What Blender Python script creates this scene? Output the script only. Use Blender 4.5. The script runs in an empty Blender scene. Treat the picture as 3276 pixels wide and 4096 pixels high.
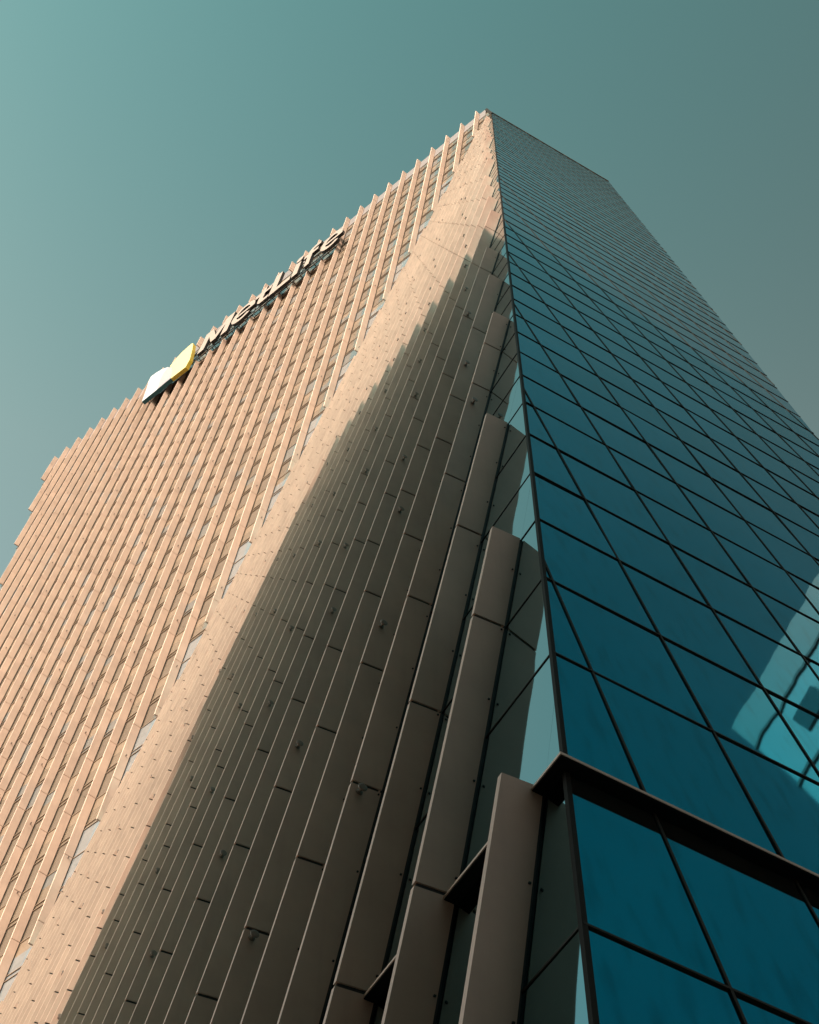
import bpy, math, random
from mathutils import Vector as V, Matrix

random.seed(7)
sc = bpy.context.scene
EYE = 1.6                                  # eye height above the pavement
def R(d): return math.radians(d)

# ------------------------------------------------------------ camera
cam = bpy.data.cameras.new('camera')
cam_o = bpy.data.objects.new('camera', cam)
sc.collection.objects.link(cam_o)
cam.sensor_fit = 'VERTICAL'; cam.sensor_height = 24.0
cam.lens = 24.0 * 6240.0 / 4096.0
cam.clip_start = 0.1; cam.clip_end = 6000
cx = V((0.864047, -0.503315, 0.009825)); cy = V((-0.438786, -0.743416, 0.504777))
cz = cx.cross(cy).normalized(); cy = cz.cross(cx)
m = Matrix((cx, cy, cz)).transposed().to_4x4(); m.translation = V((0, 0, EYE))
cam_o.matrix_world = m
sc.camera = cam_o

# ------------------------------------------------------------ sky, sun, exposure
SUN_AZ_X, SUN_AZ_Y, SUN_EL = -0.899, -0.438, 33.0
w = bpy.data.worlds.new('World'); sc.world = w; w.use_nodes = True
nt = w.node_tree; nt.nodes.clear()
out = nt.nodes.new('ShaderNodeOutputWorld'); bg = nt.nodes.new('ShaderNodeBackground')
sky = nt.nodes.new('ShaderNodeTexSky'); sky.sky_type = 'NISHITA'; sky.sun_disc = False
sky.sun_elevation = R(SUN_EL); sky.sun_rotation = math.atan2(SUN_AZ_X, SUN_AZ_Y)
sky.air_density = 1.0; sky.dust_density = 3.0; sky.ozone_density = 1.0; sky.altitude = 50
hs = nt.nodes.new('ShaderNodeHueSaturation'); hs.inputs['Saturation'].default_value = 0.55
tc = nt.nodes.new('ShaderNodeTexCoord'); sep = nt.nodes.new('ShaderNodeSeparateXYZ')
nt.links.new(tc.outputs['Generated'], sep.inputs[0])
ramp = nt.nodes.new('ShaderNodeValToRGB'); cr = ramp.color_ramp
cr.elements[0].position = 0.0; cr.elements[0].color = (0.90, 0.94, 0.82, 1)
cr.elements[1].position = 1.0; cr.elements[1].color = (0.42, 0.92, 0.71, 1)
for p_, c_ in ((0.60, (0.95, 1.0, 0.83, 1)), (0.86, (0.82, 1.06, 0.80, 1)), (0.95, (0.55, 0.97, 0.745, 1))):
    e_ = cr.elements.new(p_); e_.color = c_
nt.links.new(sep.outputs['Z'], ramp.inputs[0])
dt = nt.nodes.new('ShaderNodeVectorMath'); dt.operation = 'DOT_PRODUCT'; dt.inputs[1].default_value = (-0.80, 0.45, -0.50)
nt.links.new(tc.outputs['Generated'], dt.inputs[0])
mr = nt.nodes.new('ShaderNodeMapRange'); mr.inputs[1].default_value = -0.8; mr.inputs[2].default_value = 0.1
mr.inputs[3].default_value = 0.45; mr.inputs[4].default_value = 1.18
nt.links.new(dt.outputs['Value'], mr.inputs[0])
mul = nt.nodes.new('ShaderNodeMix'); mul.data_type = 'RGBA'; mul.blend_type = 'MULTIPLY'; mul.inputs[0].default_value = 1.0
mu2 = nt.nodes.new('ShaderNodeMix'); mu2.data_type = 'RGBA'; mu2.blend_type = 'MULTIPLY'; mu2.inputs[0].default_value = 1.0
nt.links.new(sky.outputs[0], hs.inputs['Color']); nt.links.new(hs.outputs[0], mul.inputs[6]); nt.links.new(ramp.outputs[0], mul.inputs[7])
nt.links.new(mul.outputs[2], mu2.inputs[6]); nt.links.new(mr.outputs[0], mu2.inputs[7])
nt.links.new(mu2.outputs[2], bg.inputs[0]); nt.links.new(bg.outputs[0], out.inputs[0])
bg.inputs[1].default_value = 0.14

sun = bpy.data.lights.new('sun', 'SUN'); sun.energy = 4.3; sun.angle = R(0.5); sun.color = (1.0, 0.785, 0.63)
sun_o = bpy.data.objects.new('sun', sun); sc.collection.objects.link(sun_o)
ce = math.cos(R(SUN_EL)); TO_SUN = V((SUN_AZ_X*ce, SUN_AZ_Y*ce, math.sin(R(SUN_EL)))).normalized()
sun_o.rotation_euler = TO_SUN.to_track_quat('Z', 'Y').to_euler(); sun_o.location = TO_SUN*60 + V((0, 0, 60))
sc.view_settings.view_transform = 'Standard'; sc.view_settings.look = 'None'
sc.view_settings.exposure = 0.95; sc.view_settings.gamma = 1.0

# ------------------------------------------------------------ materials
def mat(name, col, rough=0.5, metal=0.0, spec=0.5, var=0.0, scale=1.0, bump=0.0, stretch=None, streak=0.0, island=0.0):
    M = bpy.data.materials.new(name); M.use_nodes = True
    t = M.node_tree; b = t.nodes['Principled BSDF']
    b.inputs['Roughness'].default_value = rough; b.inputs['Metallic'].default_value = metal
    b.inputs['Specular IOR Level'].default_value = spec
    b.inputs['Base Color'].default_value = (*col, 1)
    if var or bump or streak:
        g = t.nodes.new('ShaderNodeNewGeometry')
        mp = t.nodes.new('ShaderNodeMapping'); mp.inputs['Scale'].default_value = stretch or (scale, scale, scale)
        t.links.new(g.outputs['Position'], mp.inputs[0])
        n = t.nodes.new('ShaderNodeTexNoise'); n.inputs['Scale'].default_value = 1.0; n.inputs['Detail'].default_value = 6
        n.inputs['Roughness'].default_value = 0.62
        t.links.new(mp.outputs[0], n.inputs['Vector'])
        src = None
        if var:
            r = t.nodes.new('ShaderNodeMapRange'); r.inputs[1].default_value = 0.3; r.inputs[2].default_value = 0.7
            r.inputs[3].default_value = 1-var; r.inputs[4].default_value = 1+var*0.5
            t.links.new(n.outputs['Fac'], r.inputs[0])
            mx = t.nodes.new('ShaderNodeMix'); mx.data_type = 'RGBA'; mx.blend_type = 'MULTIPLY'; mx.inputs[0].default_value = 1
            mx.inputs[6].default_value = (*col, 1); t.links.new(r.outputs[0], mx.inputs[7])
            src = mx.outputs[2]
        if streak:
            mp2 = t.nodes.new('ShaderNodeMapping'); mp2.inputs['Scale'].default_value = (9, 9, 0.35)
            t.links.new(g.outputs['Position'], mp2.inputs[0])
            n2 = t.nodes.new('ShaderNodeTexNoise'); n2.inputs['Scale'].default_value = 1; n2.inputs['Detail'].default_value = 4
            t.links.new(mp2.outputs[0], n2.inputs['Vector'])
            r2 = t.nodes.new('ShaderNodeMapRange'); r2.inputs[1].default_value = 0.52; r2.inputs[2].default_value = 0.72
            r2.inputs[3].default_value = 1; r2.inputs[4].default_value = 1-streak
            t.links.new(n2.outputs['Fac'], r2.inputs[0])
            m2 = t.nodes.new('ShaderNodeMix'); m2.data_type = 'RGBA'; m2.blend_type = 'MULTIPLY'; m2.inputs[0].default_value = 1
            if src: t.links.new(src, m2.inputs[6])
            else: m2.inputs[6].default_value = (*col, 1)
            t.links.new(r2.outputs[0], m2.inputs[7]); src = m2.outputs[2]
        if island:
            ri = t.nodes.new('ShaderNodeMapRange'); ri.inputs[3].default_value = 1-island; ri.inputs[4].default_value = 1+island*0.6
            t.links.new(g.outputs['Random Per Island'], ri.inputs[0])
            m3 = t.nodes.new('ShaderNodeMix'); m3.data_type = 'RGBA'; m3.blend_type = 'MULTIPLY'; m3.inputs[0].default_value = 1
            t.links.new(src, m3.inputs[6]); t.links.new(ri.outputs[0], m3.inputs[7]); src = m3.outputs[2]
        if src: t.links.new(src, b.inputs['Base Color'])
        if bump:
            bp = t.nodes.new('ShaderNodeBump'); bp.inputs['Strength'].default_value = bump; bp.inputs['Distance'].default_value = 0.02
            t.links.new(n.outputs['Fac'], bp.inputs['Height']); t.links.new(bp.outputs[0], b.inputs['Normal'])
    return M

M_FIN = mat('champagne_aluminium', (0.66, 0.475, 0.38), rough=0.5, metal=0.15, var=0.16, scale=0.75, streak=0.08, island=0.05)  # base lightened to raise the sunlit brightness of the fins on L
M_FIN_R = mat('champagne_aluminium_dimmed', (0.56, 0.365, 0.282), rough=0.5, metal=0.15, var=0.17, scale=0.65, streak=0.05, island=0.07)  # same fin metal, darkened in colour to dim the sunlit strip on R
M_GLASS = mat('coated_glass', (0.003, 0.265, 0.41), rough=0.03, metal=1.0, bump=0.35, scale=0.6, var=0.08, island=0.26, streak=0.26)
[setattr(n_.inputs['Detail'], 'default_value', 1.2) for n_ in M_GLASS.node_tree.nodes if n_.type == 'TEX_NOISE']
M_GLASS.node_tree.nodes['Principled BSDF'].inputs['Specular Tint'].default_value = (0.48, 0.78, 0.86, 1)
M_GLASS_R = M_GLASS.copy(); M_GLASS_R.name = 'sky_brightened_glass'  # paler copy of the glass, to brighten the sky mirrored in face R
_p = M_GLASS_R.node_tree.nodes['Principled BSDF']; _p.inputs['Specular Tint'].default_value = (1, 1, 1, 1); [M_GLASS_R.node_tree.links.remove(l_) for l_ in list(_p.inputs['Base Color'].links)]; _p.inputs['Base Color'].default_value = (0.09, 0.31, 0.355, 1)
M_BLIND_SKY = [mat('glass_blind_and_painted_sky', c_, rough=0.10, spec=0.9, var=0.12, stretch=(0.5, 0.5, 3.0)) for c_ in ((0.105, 0.083, 0.064), (0.19, 0.142, 0.104), (0.135, 0.105, 0.078), (0.11, 0.115, 0.115), (0.165, 0.175, 0.185))]  # blind tones; the last paints a sky reflection into the colour
_t = M_GLASS.node_tree; _b = _t.nodes['Principled BSDF']; _d = _t.nodes.new('ShaderNodeBsdfDiffuse'); _d.inputs[0].default_value = (0.42, 0.34, 0.27, 1)
_m = _t.nodes.new('ShaderNodeMixShader'); _m.inputs[0].default_value = 0.026
_t.links.new(_b.outputs[0], _m.inputs[1]); _t.links.new(_d.outputs[0], _m.inputs[2]); _t.links.new(_m.outputs[0], _t.nodes['Material Output'].inputs[0])
M_DARK = mat('black_gasket', (0.012, 0.012, 0.013), rough=0.6)
M_MULL = mat('dark_bronze_mullion', (0.022, 0.017, 0.013), rough=0.6, metal=0.0, spec=0.12)
M_SOFF = mat('black_soffit', (0.008, 0.008, 0.008), rough=0.8, spec=0.1)
M_CORN = mat('bronze_corner', (0.014, 0.011, 0.009), rough=0.6, spec=0.06)
M_BRONZE = mat('bronze_transom', (0.20, 0.14, 0.10), rough=0.45, metal=0.4)
M_PARA = mat('pale_grey_panel', (0.15, 0.125, 0.125), rough=0.5, metal=0.2, var=0.08, scale=0.6)
M_CORE = mat('dark_core', (0.02, 0.022, 0.024), rough=0.8)
M_ANCH = mat('bronze_anchor', (0.22, 0.17, 0.14), rough=0.4, metal=0.4)
M_LFACE = mat('letter_face', (0.27, 0.225, 0.20), rough=0.6, spec=0.2, var=0.05, scale=2)
M_LSIDE = mat('letter_return', (0.010, 0.010, 0.011), rough=0.6)
M_WHITE = mat('white_sign_face', (0.42, 0.43, 0.46), rough=0.4)
M_OVER = mat('pale_overlap_face', (0.30, 0.27, 0.29), rough=0.4)
M_TEAL = mat('teal_return', (0.01, 0.10, 0.13), rough=0.5)
M_YEL = mat('yellow_sign_face', (0.55, 0.49, 0.22), rough=0.4)
M_YELS = mat('yellow_return', (0.55, 0.38, 0.03), rough=0.5)
M_STEEL = mat('sign_frame_steel', (0.03, 0.03, 0.03), rough=0.5)
M_ASPH = mat('asphalt', (0.05, 0.05, 0.052), rough=0.9, var=0.25, scale=1.5)
M_BOUNCE = mat('warm_bounce_ground', (0.30, 0.22, 0.16), rough=0.8, var=0.15, scale=1.0)  # tinted warm for the light this unseen ground bounces upward
M_STONE = mat('beige_stone', (0.34, 0.30, 0.26), rough=0.7, var=0.15, scale=0.8)
M_NEIGH = mat('white_facade_panel', (0.16, 0.20, 0.21), rough=0.45, var=0.10, stretch=(0.1, 1.3, 0.12))
M_NWIN = mat('neighbour_glass', (0.03, 0.06, 0.07), rough=0.08, metal=0.6)

# ------------------------------------------------------------ mesh helpers
class MB:
    def __init__(s): s.v = []; s.f = []; s.m = []
    def poly(s, pts, mi=0):
        i = len(s.v); s.v += [tuple(p) for p in pts]; s.f.append(tuple(range(i, i+len(pts)))); s.m.append(mi)
    def hexa(s, a, mi=0):                  # a: 8 points, bottom ring 0-3, top ring 4-7
        i = len(s.v); s.v += [tuple(p) for p in a]
        for q in ((3,2,1,0),(4,5,6,7),(0,1,5,4),(1,2,6,5),(2,3,7,6),(3,0,4,7)):
            s.f.append(tuple(i+k for k in q)); s.m.append(mi)
    def beam(s, p, q, a, b, a0, a1, b0, b1, mi=0):   # from p to q, section spanned by a and b
        ring = lambda o: [o+a*a0+b*b0, o+a*a1+b*b0, o+a*a1+b*b1, o+a*a0+b*b1]
        s.hexa(ring(p)+ring(q), mi)
    def box(s, lo, hi, mi=0):
        X, Y, Z = zip(lo, hi)
        s.hexa([V((X[i], Y[j], Z[k])) for k in (0, 1) for i, j in ((0,0),(1,0),(1,1),(0,1))], mi)
    def prism(s, pts, d, mf=0, ms=0):       # outline pts (front) extruded along d (to the back)
        n = len(pts); i = len(s.v); s.v += [tuple(p) for p in pts] + [tuple(p+d) for p in pts]
        s.f.append(tuple(range(i, i+n))); s.m.append(mf)
        s.f.append(tuple(range(i+2*n-1, i+n-1, -1))); s.m.append(ms)
        for k in range(n):
            l = (k+1) % n; s.f.append((i+k, i+n+k, i+n+l, i+l)); s.m.append(ms)
    def tube(s, rings, mi=0, n=10):         # rings: (centre, axis u, axis v, radius)
        i0 = len(s.v)
        for c, u, v_, r in rings:
            s.v += [tuple(c+u*(r*math.cos(2*math.pi*k/n))+v_*(r*math.sin(2*math.pi*k/n))) for k in range(n)]
        for j in range(len(rings)-1):
            for k in range(n):
                l = (k+1) % n; s.f.append((i0+j*n+k, i0+j*n+l, i0+(j+1)*n+l, i0+(j+1)*n+k)); s.m.append(mi)
        s.f.append(tuple(i0+k for k in range(n-1, -1, -1))); s.m.append(mi)
        e = i0+(len(rings)-1)*n; s.f.append(tuple(e+k for k in range(n))); s.m.append(mi)
    def build(s, name, mats, parent=None, fix=True):
        me = bpy.data.meshes.new(name); me.from_pydata(s.v, [], s.f)
        for M in (mats if isinstance(mats, (list, tuple)) else [mats]): me.materials.append(M)
        me.polygons.foreach_set('material_index', s.m)
        if fix:
            import bmesh
            bm = bmesh.new(); bm.from_mesh(me); bmesh.ops.recalc_face_normals(bm, faces=bm.faces); bm.to_mesh(me); bm.free()
        me.update()
        o = bpy.data.objects.new(name, me); sc.collection.objects.link(o)
        if parent: o.parent = parent
        return o
def tag(o, label=None, cat=None, group=None, kind=None):
    for k, v in (('label', label), ('category', cat), ('group', group), ('kind', kind)):
        if v: o[k] = v
    return o
def thing(name, label, cat, group=None):
    o = bpy.data.objects.new(name, None); sc.collection.objects.link(o)
    return tag(o, label, cat, group)

# ------------------------------------------------------------ the tower's planes
UP = V((0, 0, 1)); E = V((0, 0, EYE))
P0 = V((4.56593, 5.77489, 8.98448)) + E     # on the leaning corner, at the ledge
DC = V((0.15211, 0.18840, 0.97024))         # the corner edge
F0 = V((13.15964, 41.87489, 63.8012)) + E   # on the fold between the two finned faces
FD = V((0.15164, -0.20345, 0.96727))        # the fold
# face R (finned, right), face G (bare glass), face L (finned, with the sign)
NR = V((-0.98793, 0, 0.15488)); UR = V((0, 1, 0)); WR = V((0.15488, 0, 0.98793))
NG = V((0, -0.98166, 0.19062)); UG = V((1, 0, 0)); WG = V((0, 0.19062, 0.98166))
NL = V((-0.93906, -0.33508, 0.07674)); UL = V((-0.33607, 0.94184, 0)); WL = V((0.07228, 0.02579, 0.99705))
rp = lambda u, w_, d=0: P0 + UR*u + WR*w_ + NR*d
gp = lambda u, w_, d=0: P0 + UG*u + WG*w_ + NG*d
lp = lambda u, w_, d=0: F0 + UL*u + WL*w_ + NL*d
hR = lambda h: (h+EYE-P0.z)/WR.z            # height above the eye -> w in each face
hG = lambda h: (h+EYE-P0.z)/WG.z
hL = lambda h: (h+EYE-F0.z)/WL.z
corner = lambda h: P0 + DC*((h+EYE-P0.z)/DC.z)
fold = lambda h: F0 + FD*((h+EYE-F0.z)/FD.z)
rc = lambda p: ((p-P0).dot(UR), (p-P0).dot(WR))
gc = lambda p: ((p-P0).dot(UG), (p-P0).dot(WG))
lc = lambda p: ((p-F0).dot(UL), (p-F0).dot(WL))
ROOF = 130.3; APEX = 126.73; GND = -EYE
TIP = V((23.07098, 29.35106, 130.4)) + E    # where roof, G and L meet
TIP.z = ROOF + EYE
gr = lambda w_: 13.45 + 0.1797*(w_-26.83)   # right edge of G
lleft = lambda w_: 37.35 + 0.2*(w_-62.53)   # left edge of L
WMEET = -54.0
poly_R = [rc(corner(GND)), rc(corner(APEX)), rc(fold(GND))]
poly_G = [gc(corner(GND)), (gr(hG(GND)), hG(GND)), (gr(hG(ROOF)), hG(ROOF)), gc(corner(ROOF))]
poly_G2 = [gc(corner(APEX)), gc(corner(ROOF)), gc(TIP)]
poly_L = [lc(corner(APEX)), lc(TIP), (lleft(hL(ROOF)), hL(ROOF)), (lleft(WMEET), WMEET)]

def area(p): return sum(p[i][0]*p[(i+1) % len(p)][1]-p[(i+1) % len(p)][0]*p[i][1] for i in range(len(p)))/2
def clip(sub, conv):                         # Sutherland-Hodgman
    if area(conv) < 0: conv = conv[::-1]
    o = list(sub)
    for i in range(len(conv)):
        a, b = conv[i], conv[(i+1) % len(conv)]
        ins = lambda p: (b[0]-a[0])*(p[1]-a[1])-(b[1]-a[1])*(p[0]-a[0])
        n = []
        for k in range(len(o)):
            p, q = o[k], o[(k+1) % len(o)]; dp, dq = ins(p), ins(q)
            if dp >= 0: n.append(p)
            if dp*dq < 0:
                t = dp/(dp-dq); n.append((p[0]+t*(q[0]-p[0]), p[1]+t*(q[1]-p[1])))
        o = n
        if not o: return []
    return o
def cliprange(line_u, poly, w0=-300, w1=300):   # w-range of the line u=const inside poly
    ws = []
    for i in range(len(poly)):
        a, b = poly[i], poly[(i+1) % len(poly)]
        if (a[0]-line_u)*(b[0]-line_u) < 0: ws.append(a[1]+(line_u-a[0])/(b[0]-a[0])*(b[1]-a[1]))
    return (min(ws), max(ws)) if len(ws) >= 2 else None
def uspan(wv, poly):
    us = []
    for i in range(len(poly)):
        a, b = poly[i], poly[(i+1) % len(poly)]
        if (a[1]-wv)*(b[1]-wv) < 0: us.append(a[0]+(wv-a[1])/(b[1]-a[1])*(b[0]-a[0]))
    return (min(us), max(us)) if len(us) >= 2 else None

tower = thing('office_tower', 'faceted glass office tower with champagne vertical fins rising to a sharp corner', 'building')

# opaque walls just behind the glass, and the flanks, roof and back the street never sees
import bmesh
mb = MB()
for P, poly in ((rp, poly_R), (gp, poly_G), (gp, poly_G2), (lp, poly_L)): mb.poly([P(u, w_, -0.10) for u, w_ in poly])
gt, gb = gp(gr(hG(ROOF)), hG(ROOF), -0.1), gp(gr(hG(GND)), hG(GND), -0.1)
lt_, lb = lp(lleft(hL(ROOF)), hL(ROOF), -0.1), lp(lleft(WMEET), WMEET, -0.1)
fg = fold(GND); B1, B2 = V((-4, 20, 0)), V((22, 3, 0)); DOWN = V((0, 0, -0.25))
mb.poly([gb, gt, gt+B1, gb+B1]); mb.poly([lt_, lb, lb+B2, lt_+B2]); mb.poly([lb, fg, fg+B2, lb+B2])
mb.poly([gt+B1, lt_+B2, lb+B2, fg+B2, gb+B1]); mb.poly([TIP+DOWN, gt+DOWN, gt+B1+DOWN, lt_+B2+DOWN, lt_+DOWN])
mb.build('wall', M_CORE, tower, fix=False)

# ------------------------------------------------------------ glass, pane by pane
LEV = [4.80, 6.71] + [8.98+1.935*k for k in range(1, 64)]         # transom heights (eye-relative)
LEV = sorted([2.9, 1.0, -0.9] + [8.70] + LEV); LEV = [h for h in LEV if h < ROOF-0.5]
MU = [0.71+1.275*(j-4) for j in range(0, 34)]
def pane(mb, P, cell, poly, tilt, mi=0):
    c = clip(cell, poly)
    if len(c) < 3 or abs(area(c)) < 0.01: return False
    a, b = random.gauss(0, tilt), random.gauss(0, tilt)
    uc = sum(p[0] for p in c)/len(c); wc = sum(p[1] for p in c)/len(c)
    mb.poly([P(u, w_, (u-uc)*a+(w_-wc)*b) for u, w_ in c], mi); return True
near = 0
bulk = MB()
for r in range(-1, len(LEV)):
    h0 = LEV[r] if r >= 0 else GND; h1 = LEV[r+1] if r+1 < len(LEV) else ROOF
    for j in range(-1, len(MU)):
        u0 = MU[j] if j >= 0 else MU[0]-2; u1 = MU[j+1] if j+1 < len(MU) else MU[-1]+2
        cell = [(u0, hG(h0)), (u1, hG(h0)), (u1, hG(h1)), (u0, hG(h1))]
        if 4 < h0 < 24:
            mb = MB()
            if pane(mb, gp, cell, poly_G, 0.0022):
                mb.build('window_pane', M_GLASS, tower, fix=False); near += 1
        else:
            pane(bulk, gp, cell, poly_G, 0.0012)
            if h1 > 120: pane(bulk, gp, cell, poly_G2, 0.001)
tag(bulk.build('window_pane', M_GLASS, tower, fix=False), kind='stuff')
print('near panes', near)
bulk = MB()
US = [0.23+1.232*j for j in range(-1, 40)]
for r in range(-1, len(LEV)):
    h0 = LEV[r] if r >= 0 else GND; h1 = LEV[r+1] if r+1 < len(LEV) else ROOF
    for j in range(len(US)-1):
        pane(bulk, rp, [(US[j], hR(h0)), (US[j+1], hR(h0)), (US[j+1], hR(h1)), (US[j], hR(h1))], poly_R, 0.0006)
bulk.build('glass_facade', M_GLASS_R, tower, fix=False)

LH = [60.73+4.0*k for k in range(-14, 18)]                        # floor joints of face L
lu = lambda i, w_: (3.68+1.56*(i-11)) + ((-14.43+1.607*i)-(3.68+1.56*(i-11)))*(w_/66.7)
foldL = lambda w_: -0.25*w_
bulk = MB()
for k in range(len(LH)-1):
    for a, b, mi in ((LH[k], LH[k]+2.0, 0), (LH[k]+2.0, LH[k]+3.15, 2), (LH[k]+3.15, LH[k+1], 1)):
        if a > ROOF: continue
        b = min(b, ROOF)
        for i in range(-1, 36):
            pane(bulk, lp, [(lu(i, hL(a)), hL(a)), (lu(i+1, hL(a)), hL(a)), (lu(i+1, hL(b)), hL(b)), (lu(i, hL(b)), hL(b))], poly_L, 0.0012, 4 if lu(i, hL(a)) < foldL(hL(a))+0.2 and hL(a) < 55 else (mi if random.random() < 0.8 else random.choice((0, 2, 3, 3))))  # panes beside the fold take the painted sky-reflection tone
bulk.build('glass_facade', M_BLIND_SKY, tower, fix=False)

# ------------------------------------------------------------ mullions, transoms, corner, ledge
def strip(P, N, U, W, p, q, half, proud, mb, mi=0):
    a, b = P(*p), P(*q); d = (b-a).normalized(); s_ = d.cross(N).normalized()
    mb.beam(a, b, s_, N, -half, half, -0.02, proud, mi)
n_t = 0
rest = MB()
for h in LEV:
    sp = uspan(hG(h), poly_G)
    if sp and abs(h-8.70) > 0.01:
        mb = MB() if n_t < 62 else rest
        strip(gp, NG, UG, WG, (sp[0], hG(h)), (sp[1], hG(h)), 0.012, 0.014, mb)
        if mb is not rest: mb.build('transom', M_MULL, tower)
        n_t += 1
n_r = 0
for h in LEV:
    sp = uspan(hR(h), poly_R)
    if sp and abs(h-8.70) > 0.01:
        mb = MB() if 5 < h < 60 and n_r < 30 else rest
        strip(rp, NR, UR, WR, (sp[0], hR(h)), (sp[1], hR(h)), 0.011, 0.008, mb)
        if mb is not rest: mb.build('transom', M_MULL, tower); n_r += 1
tag(rest.build('transom', M_MULL, tower), kind='stuff')
for u in MU:
    r_ = cliprange(u, poly_G)
    if r_:
        mb = MB(); strip(gp, NG, UG, WG, (u, r_[0]), (u, r_[1]), 0.013, 0.012, mb); mb.build('mullion', M_MULL, tower)
lt = MB()
for h in LH:
    for dh, hw, pr in ((0, 0.03, 0.03), (1.85, 0.025, 0.04), (2.15, 0.025, 0.04)):
        sp = uspan(hL(h+dh), poly_L) if h+dh < ROOF-0.3 else None
        if sp: strip(lp, NL, UL, WL, (sp[0], hL(h+dh)), (sp[1], hL(h+dh)), hw, pr, lt)
tag(lt.build('sill_line', M_BRONZE, tower), kind='stuff')
mb = MB()
a, b = corner(GND), corner(APEX)
sG = DC.cross(NG); sG = sG if sG.x > 0 else -sG
sR = DC.cross(NR); sR = sR if sR.y > 0 else -sR
mb.beam(a, b, sG, NG, -0.012, 0.030, -0.03, 0.012)
mb.beam(a, b, sR, NR, -0.012, 0.014, -0.03, 0.012)
a, b = corner(APEX), TIP; d_ = (b-a).normalized()
mb.beam(a, b, d_.cross(NL), NL, -0.12, 0.12, -0.03, 0.06)
mb.build('corner_trim', M_CORN, tower)
# roof coping on G and L
mb = MB(); strip(gp, NG, UG, WG, (gc(TIP)[0], hG(ROOF)), (gr(hG(ROOF)), hG(ROOF)), 0.09, 0.05, mb); mb.build('roof_coping', M_BRONZE, tower)
mb = MB()
ua, ub = lc(TIP)[0], lleft(hL(ROOF))
strip(lp, NL, UL, WL, (ua, hL(ROOF-1.1)), (ub, hL(ROOF-1.1)), 1.1, 0.035, mb); mb.build('roof_parapet', M_PARA, tower)
# the projecting ledge that turns the corner
LH0 = 8.66
mb = MB()
e0, e1 = 0.05, 0.12
c0 = corner(LH0)
gy = V((0, -1, 0)); rx = V((-1, 0, 0))
ge = gp(gr(hG(LH0)), hG(LH0))
q = [c0+gy*e1+rx*e1, V((ge.x, c0.y, c0.z))+gy*e1, V((ge.x, c0.y, c0.z))-gy*0.1, c0-gy*0.1-rx*0.1]
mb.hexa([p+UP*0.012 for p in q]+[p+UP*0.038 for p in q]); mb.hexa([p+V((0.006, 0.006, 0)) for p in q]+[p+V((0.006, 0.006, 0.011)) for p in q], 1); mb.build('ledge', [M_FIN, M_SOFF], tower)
mb = MB(); fe = fold(LH0)
q = [c0+gy*e1+rx*e1+V((0, 0.0, 0)), V((c0.x, fe.y, c0.z))+rx*e1, V((c0.x, fe.y, c0.z))-rx*0.1, c0-gy*0.1-rx*0.1]
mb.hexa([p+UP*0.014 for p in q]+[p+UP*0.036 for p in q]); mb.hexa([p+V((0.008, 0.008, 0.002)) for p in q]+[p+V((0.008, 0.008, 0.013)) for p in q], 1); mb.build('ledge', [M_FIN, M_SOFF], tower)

# ------------------------------------------------------------ fins
TH = 0.042                                   # half thickness
def fin(P, u_of, w0, w1, joints, d, depth, name='fin', TH=0.042, g=0.018, gap=0.05, M=None, clips=False):
    """panels between joints, a dark core seen in the joints and a dark fixing strip at the glass"""
    mb = MB()
    a, b = P(u_of(w0), w0), P(u_of(w1), w1)
    ax = (b-a).normalized(); n = ax.cross(d).normalized()
    cut = sorted([w0] + [j for j in joints if w0+0.25 < j < w1-0.25] + [w1])
    for k in range(len(cut)-1):
        p = P(u_of(cut[k]), cut[k]) + ax*(g if k else 0); q = P(u_of(cut[k+1]), cut[k+1]) - ax*(g if k < len(cut)-2 else 0)
        mb.beam(p, q, d, n, gap, depth, -TH, TH, 0)
    mb.beam(a+ax*0.02, b-ax*0.02, d, n, 0.055, depth-0.02, -TH*0.4, TH*0.4, 1)
    mb.beam(a, b, d, n, -0.02, gap+0.006, -0.012, 0.012, 1)
    k = w0+0.4
    while clips and k < w1-0.2:                # small black glazing clips along the inner edge
        c = P(u_of(k), k) + d*0.05
        mb.beam(c-ax*0.009, c+ax*0.009, d, n, -0.010, 0.010, -TH-0.012, TH+0.012, 1); k += 1.283
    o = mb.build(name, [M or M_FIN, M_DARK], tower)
    return o, ax, n
JR = [8.75, 12.83, 16.88, 20.70, 24.48, 26.52, 30.38] + [30.38+3.84*k for k in range(1, 25)]
DR = V((-1, 0, -0.12)).normalized(); DEPR = 0.385
fold_u = lambda w_: 36.10 - (w_-55.49)*(8.14/39.16)     # fold in R coordinates
fins_R = []
anch = []
for j in range(0, 34):
    u = 0.23+1.232*j
    r_ = cliprange(u, poly_R)
    if not r_: continue
    top = r_[1]
    hs_ = [h for h in LEV if hR(h) < top - 0.45 and (abs(h-8.7) < 0.1 or True)]
    on_corner = u < rc(corner(APEX))[0]
    w1 = hR(max(hs_)) if on_corner else top-0.3
    if j == 0: w1 = hR(8.76)
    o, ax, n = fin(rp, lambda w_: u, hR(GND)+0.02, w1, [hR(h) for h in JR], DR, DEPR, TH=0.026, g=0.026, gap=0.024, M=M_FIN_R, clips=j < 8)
    fins_R.append(o)
    hs2 = ([17.9+11.27*k-0.95*(k > 0) for k in range(0, 10)] if j % 2 == 0 else [12.69] + [23.65+10.7*k for k in range(0, 9)])
    if j >= 3:
        for h in hs2:
            if hR(h) < w1-0.4: anch.append((h, o, rp(u, hR(h)) + DR*0.27, -n if n.y > 0 else n, ax, 0.026))
DL = V((-0.9418, -0.3360, 0)) * math.cos(R(10)) + UL*math.sin(R(10)); DEPL = 0.44
DL.normalize()
SIGN = range(10, 23)
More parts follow.
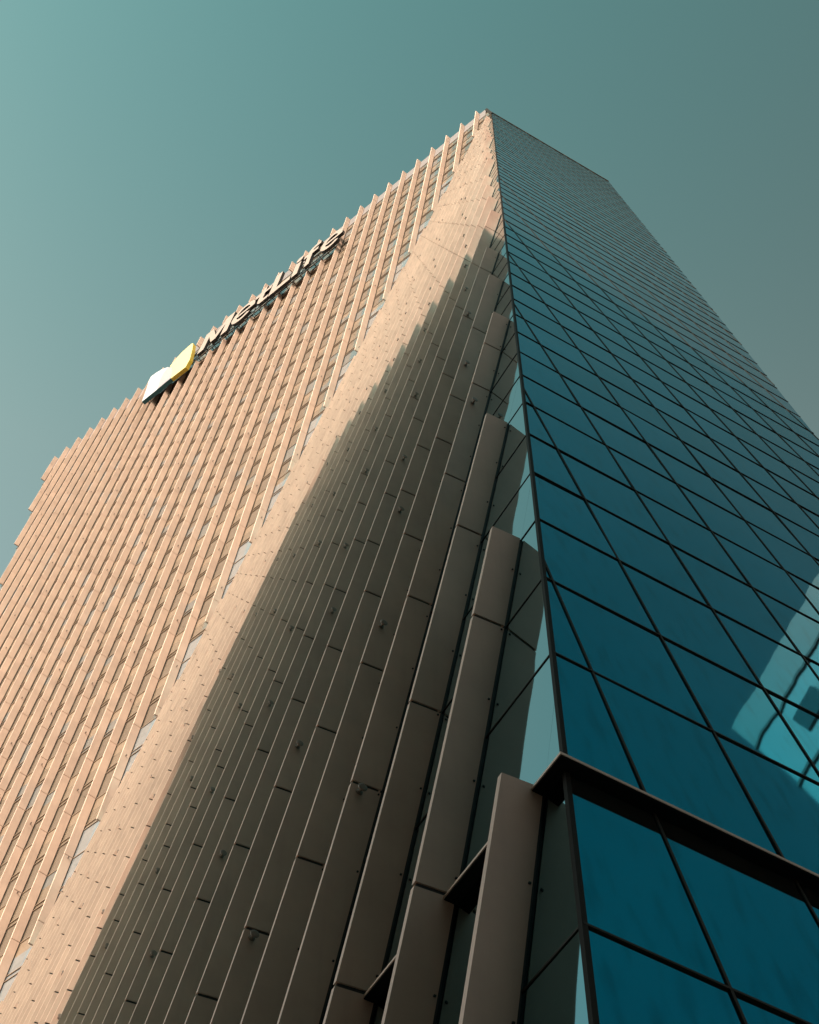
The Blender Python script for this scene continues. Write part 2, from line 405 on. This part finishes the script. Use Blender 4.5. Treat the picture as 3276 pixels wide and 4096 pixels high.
for i in range(0, 34):
    # range of the fin on L
    f = lambda w_: lu(i, w_)
    lo = None
    for s_ in range(0, 1400):
        w_ = -60+s_*0.1
        if f(w_) > foldL(w_)+0.25 and f(w_) < lleft(w_)-0.25:
            lo = w_; break
    if lo is None: continue
    segs = [(lo, hL(ROOF)+0.04)]
    if i in SIGN: segs = [(lo, 58.2), (64.6, hL(ROOF)+0.04)]
    for s0, s1 in segs:
        if s1-s0 < 0.6: continue
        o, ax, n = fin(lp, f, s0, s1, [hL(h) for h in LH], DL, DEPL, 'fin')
        if s1-s0 > 5:
            for k in range(12):
                h = 48.6+11.6*k+(5.8 if i % 2 else 0)
                if s0+0.5 < hL(h) < s1-0.5:
                    anch.append((h+60, o, lp(f(hL(h)), hL(h)) + DL*0.24, n if n.dot(UL) < 0 else -n, ax, 0.042))

# restraint anchors: a stem with a tilted disc, standing off the fin's face
anch.sort(key=lambda a: a[0])
proto = None
mb0 = MB(); Xa, Ya, Za = V((1, 0, 0)), V((0, 1, 0)), V((0, 0, 1))
mb0.tube([(Za*-0.004, Xa, Ya, 0.034), (Za*0.010, Xa, Ya, 0.030), (Za*0.014, Xa, Ya, 0.016), (Za*0.05, Xa, Ya, 0.013), (Za*0.052, Xa, Ya, 0.030), (Za*0.060, Xa, Ya, 0.044), (Za*0.068, Xa, Ya, 0.044), (Za*0.072, Xa, Ya, 0.030)], n=14)
rest = MB()
ptmp = mb0.build('anchor_bolt', M_ANCH, None); pmesh = ptmp.data
for k, (h, o, p, n, ax, TH) in enumerate(anch):
    zz = n.normalized(); xx = ax.normalized(); yy = zz.cross(xx)
    mm = Matrix((xx, yy, zz)).transposed().to_4x4() @ Matrix.Scale(1.25, 4); mm.translation = p + zz*TH
    if k < 100:
        c = bpy.data.objects.new('anchor_bolt', pmesh); sc.collection.objects.link(c)
        c.parent = o; c.matrix_world = mm
    else:
        rest.tube([(mm @ (Za*z), xx, yy, r_) for z, r_ in ((-0.004, 0.034), (0.012, 0.03), (0.05, 0.014), (0.055, 0.044), (0.07, 0.04))], n=8)
bpy.data.objects.remove(ptmp)
tag(rest.build('anchor_bolt', M_ANCH, tower), kind='stuff')

# bronze rail under the sign, between the cut fins
mb = MB()
strip(lp, NL, UL, WL, (lu(9, 58.0)+0.1, 57.9), (lu(22.6, 58.0), 57.9), 0.10, 0.16, mb); mb.build('rail', M_BRONZE, tower)

# ------------------------------------------------------------ roof sign
sign = thing('rooftop_sign', 'row of pale channel letters with a white and yellow emblem below the roofline', 'sign')
SD = 0.92                                     # letter faces stand this far off the glass
def sp_(u, w_, d=SD): return lp(u, w_, d)
def arc(cx_, cy_, rx_, ry_, a0, a1, n):
    return [(cx_+rx_*math.cos(R(a0+(a1-a0)*k/n)), cy_+ry_*math.sin(R(a0+(a1-a0)*k/n))) for k in range(n+1)]
T_ = 0.19                                      # stroke width of the letters
GLYPH = {                                      # outlines in a unit box, x to the right, y up
 'M': [[(0,0),(.22,0),(.22,.62),(.42,.12),(.58,.12),(.78,.62),(.78,0),(1,0),(1,1),(.74,1),(.5,.40),(.26,1),(0,1)]],
 'L': [[(0,0),(1,0),(1,.19),(.32,.19),(.32,1),(0,1)]],
 't': [[(.28,.24)] + arc(.62,.24,.34,.24,180,270,6) + [(1,.02),(1,.19),(.74,.19)] + arc(.74,.28,.13,.09,270,180,4)[1:] + [(.61,.58),(1,.58),(1,.74),(.61,.74),(.61,1),(.28,.92),(.28,.74),(0,.74),(0,.58),(.28,.58)]],
 'i': [[(.08,0),(.92,0),(.92,.68),(.08,.68)], arc(.5,.88,.5,.12,0,337.5,15)],
 'f': [[(.24,0),(.56,0),(.56,.58),(.92,.58),(.92,.73),(.56,.73),(.56,.78)] + arc(.74,.78,.18,.065,180,90,4)[1:] + [(1,.845),(1,1),(.68,1)] + arc(.68,.80,.44,.20,90,180,6)[1:] + [(.24,.73),(0,.73),(0,.58),(.24,.58)]],
}
_o = arc(.5,.5,.5,.5,-6,90,8); _o2 = arc(.5,.5,.5,.5,90,318,20)
_hole = arc(.5,.5,.28,.33,90,12,7) + arc(.5,.5,.28,.33,168,90,7)
GLYPH['e'] = [_o + _hole + _o2 + arc(.5,.5,.28,.33,318,193,12) + [(.26,.42),(.99,.42)]]
def text_obj(ch, u_left, u_right, w0, w1):
    mb = MB()
    for ol in GLYPH[ch]:
        pts = [sp_(u_left+(u_right-u_left)*x, w0+(w1-w0)*y) for x, y in ol]
        mb.prism(pts, -NL*0.27, 0, 1)
    return mb.build('letter', [M_LFACE, M_LSIDE], sign, fix=False)
LET = [('M', 15.5, 12.0, 57.5, 62.3), ('e', 11.8, 9.1, 57.4, 61.3), ('t', 9.2, 7.35, 57.6, 61.9), ('L', 7.25, 4.85, 57.5, 62.8),
       ('i', 4.75, 3.95, 57.5, 62.5), ('f', 3.7, 1.95, 57.6, 62.5), ('e', 1.65, -0.8, 57.5, 61.3)]
for a in LET: text_obj(*a)
# emblem: two overlapping leaf panels
def outline(ps): return [sp_(u, w_, SD+0.05) for u, w_ in ps]
mb = MB(); mb.prism(outline([(18.2, 56.2), (16.38, 55.95), (16.3, 57.6), (16.8, 60.7), (17.3, 63.1), (17.6, 63.5), (18.1, 63.4), (18.75, 63.2), (19.2, 62.6), (19.7, 61.4), (19.2, 60.0), (18.6, 58.4)]), -NL*0.36, 0, 1)
mb.build('emblem_panel', [M_YEL, M_YELS], sign)
def smooth(ps, n=2):
    for _ in range(n):
        o = []
        for i in range(len(ps)):
            (a, b), (c, d) = ps[i], ps[(i+1) % len(ps)]
            o += [(a*.75+c*.25, b*.75+d*.25), (a*.25+c*.75, b*.25+d*.75)]
        ps = o
    return ps
WP = [(21.7, 56.3), (20.0, 56.25), (18.26, 56.3), (18.55, 58.5), (19.1, 60.1), (20.1, 61.8), (21.0, 62.8), (22.0, 63.5), (22.75, 63.7), (22.65, 62.3), (22.3, 60.5)]
mb = MB(); mb.prism(outline(WP), -NL*0.36, 0, 1)
mb.build('emblem_panel', [M_WHITE, M_TEAL], sign)
mb = MB(); mb.prism([p+NL*0.012 for p in outline([(19.84, 56.28), (18.28, 56.32), (18.57, 58.5), (19.12, 60.1), (20.08, 61.7), (20.35, 60.6), (20.28, 58.8)])], -NL*0.011, 0, 0)
mb.build('emblem_overlap', M_OVER, sign)
mb = MB()
for w_ in (57.9, 58.8, 60.6): mb.beam(sp_(22.2, w_, 0.50), sp_(-0.2, w_, 0.50), WL, NL, -0.03, 0.03, -0.03, 0.03)
mb.build('rail', M_STEEL, sign)
u = 22.0
while u > -0.3:
    mb = MB(); mb.beam(sp_(u, 57.9, 0.02), sp_(u, 57.9, 0.52), UL, WL, -0.025, 0.025, -0.025, 0.025)
    mb.beam(sp_(u, 60.6, 0.02), sp_(u, 60.6, 0.52), UL, WL, -0.025, 0.025, -0.025, 0.025)
    mb.beam(sp_(u, 57.8, 0.45), sp_(u, 60.7, 0.45), UL, NL, -0.025, 0.025, -0.025, 0.025)
    mb.build('bracket', M_STEEL, sign); u -= 0.78

# ------------------------------------------------------------ ground and the buildings across the street
mb = MB(); mb.box((-600, -600, -0.5), (600, 600, 0)); tag(mb.build('street', M_ASPH), kind='structure')
mb = MB(); mb.box((-40, -45, 0.002), (60, 75, 0.006)); tag(mb.build('bounce_pavement', M_BOUNCE), kind='structure')  # unseen paving added to throw warm bounce light onto the tower

# slanted-roof block behind the viewer: its shadow lies across the foot of the tower
TR = V((0.899, 0.438, 0)).normalized(); QD = V((-0.438, 0.899, 0)).normalized()
blk = thing('office_block', 'stone office block with a steep slanted roof behind the viewer', 'building')
prof = [(20.2, 0), (20.2, 42+EYE), (20.6, 54+EYE), (20.7, 64+EYE), (19.9, 72+EYE), (18.9, 78.0+EYE), (7.4, 64.8+EYE), (3.0, 61.5+EYE), (-40, 61.5+EYE), (-40, 0)]
fp = lambda q_, z, t=-15.4: TR*t + QD*q_ + UP*z
mb = MB(); mb.prism([fp(q_, z) for q_, z in prof], -TR*16); mb.build('wall', M_STONE, blk)
for k in range(15):
    z = 5+4*k
    mb = MB(); a = fp(17.5, z); b = fp(-38, z); mb.beam(a, b, UP, TR, 0, 2.0, -0.1, 0.06); mb.build('window_band', M_NWIN, blk)

# white panelled block across the side street, mirrored in the bare glass face
nb = thing('office_block', 'white panelled office block mirrored in the right glass face', 'building')
ZT = 58.0
mb = MB(); mb.box((31.2, 0.7, 0), (48, 15.5, ZT-2.6)); mb.build('wall', M_NEIGH, nb)
mb = MB(); mb.box((31.2, 0.7, ZT-2.5), (31.45, 15.5, ZT)); mb.box((31.45, 0.7, ZT-2.5), (48, 0.95, ZT)); mb.build('roof_parapet', M_PARA, nb)
for k in range(14):
    z = ZT-2.6-4*k
    mb = MB(); mb.box((31.10, 0.6, z-0.06), (31.3, 15.5, z+0.10)); mb.box((31.3, 0.6, z-0.06), (48, 0.8, z+0.10)); mb.build('joint_band', M_DARK, nb)
for k in range(0, 13):
    z = ZT-2.6-4*k
    for y0, y1 in (((1.9, 3.6), (6.4, 9.6), (11.8, 14.6)) if k % 2 else ((2.4, 4.0), (5.2, 7.0), (9.8, 13.0))):
        mb = MB(); mb.box((31.08, y0, z-2.7), (31.28, y1, z-1.3)); mb.build('window', M_NWIN, nb)
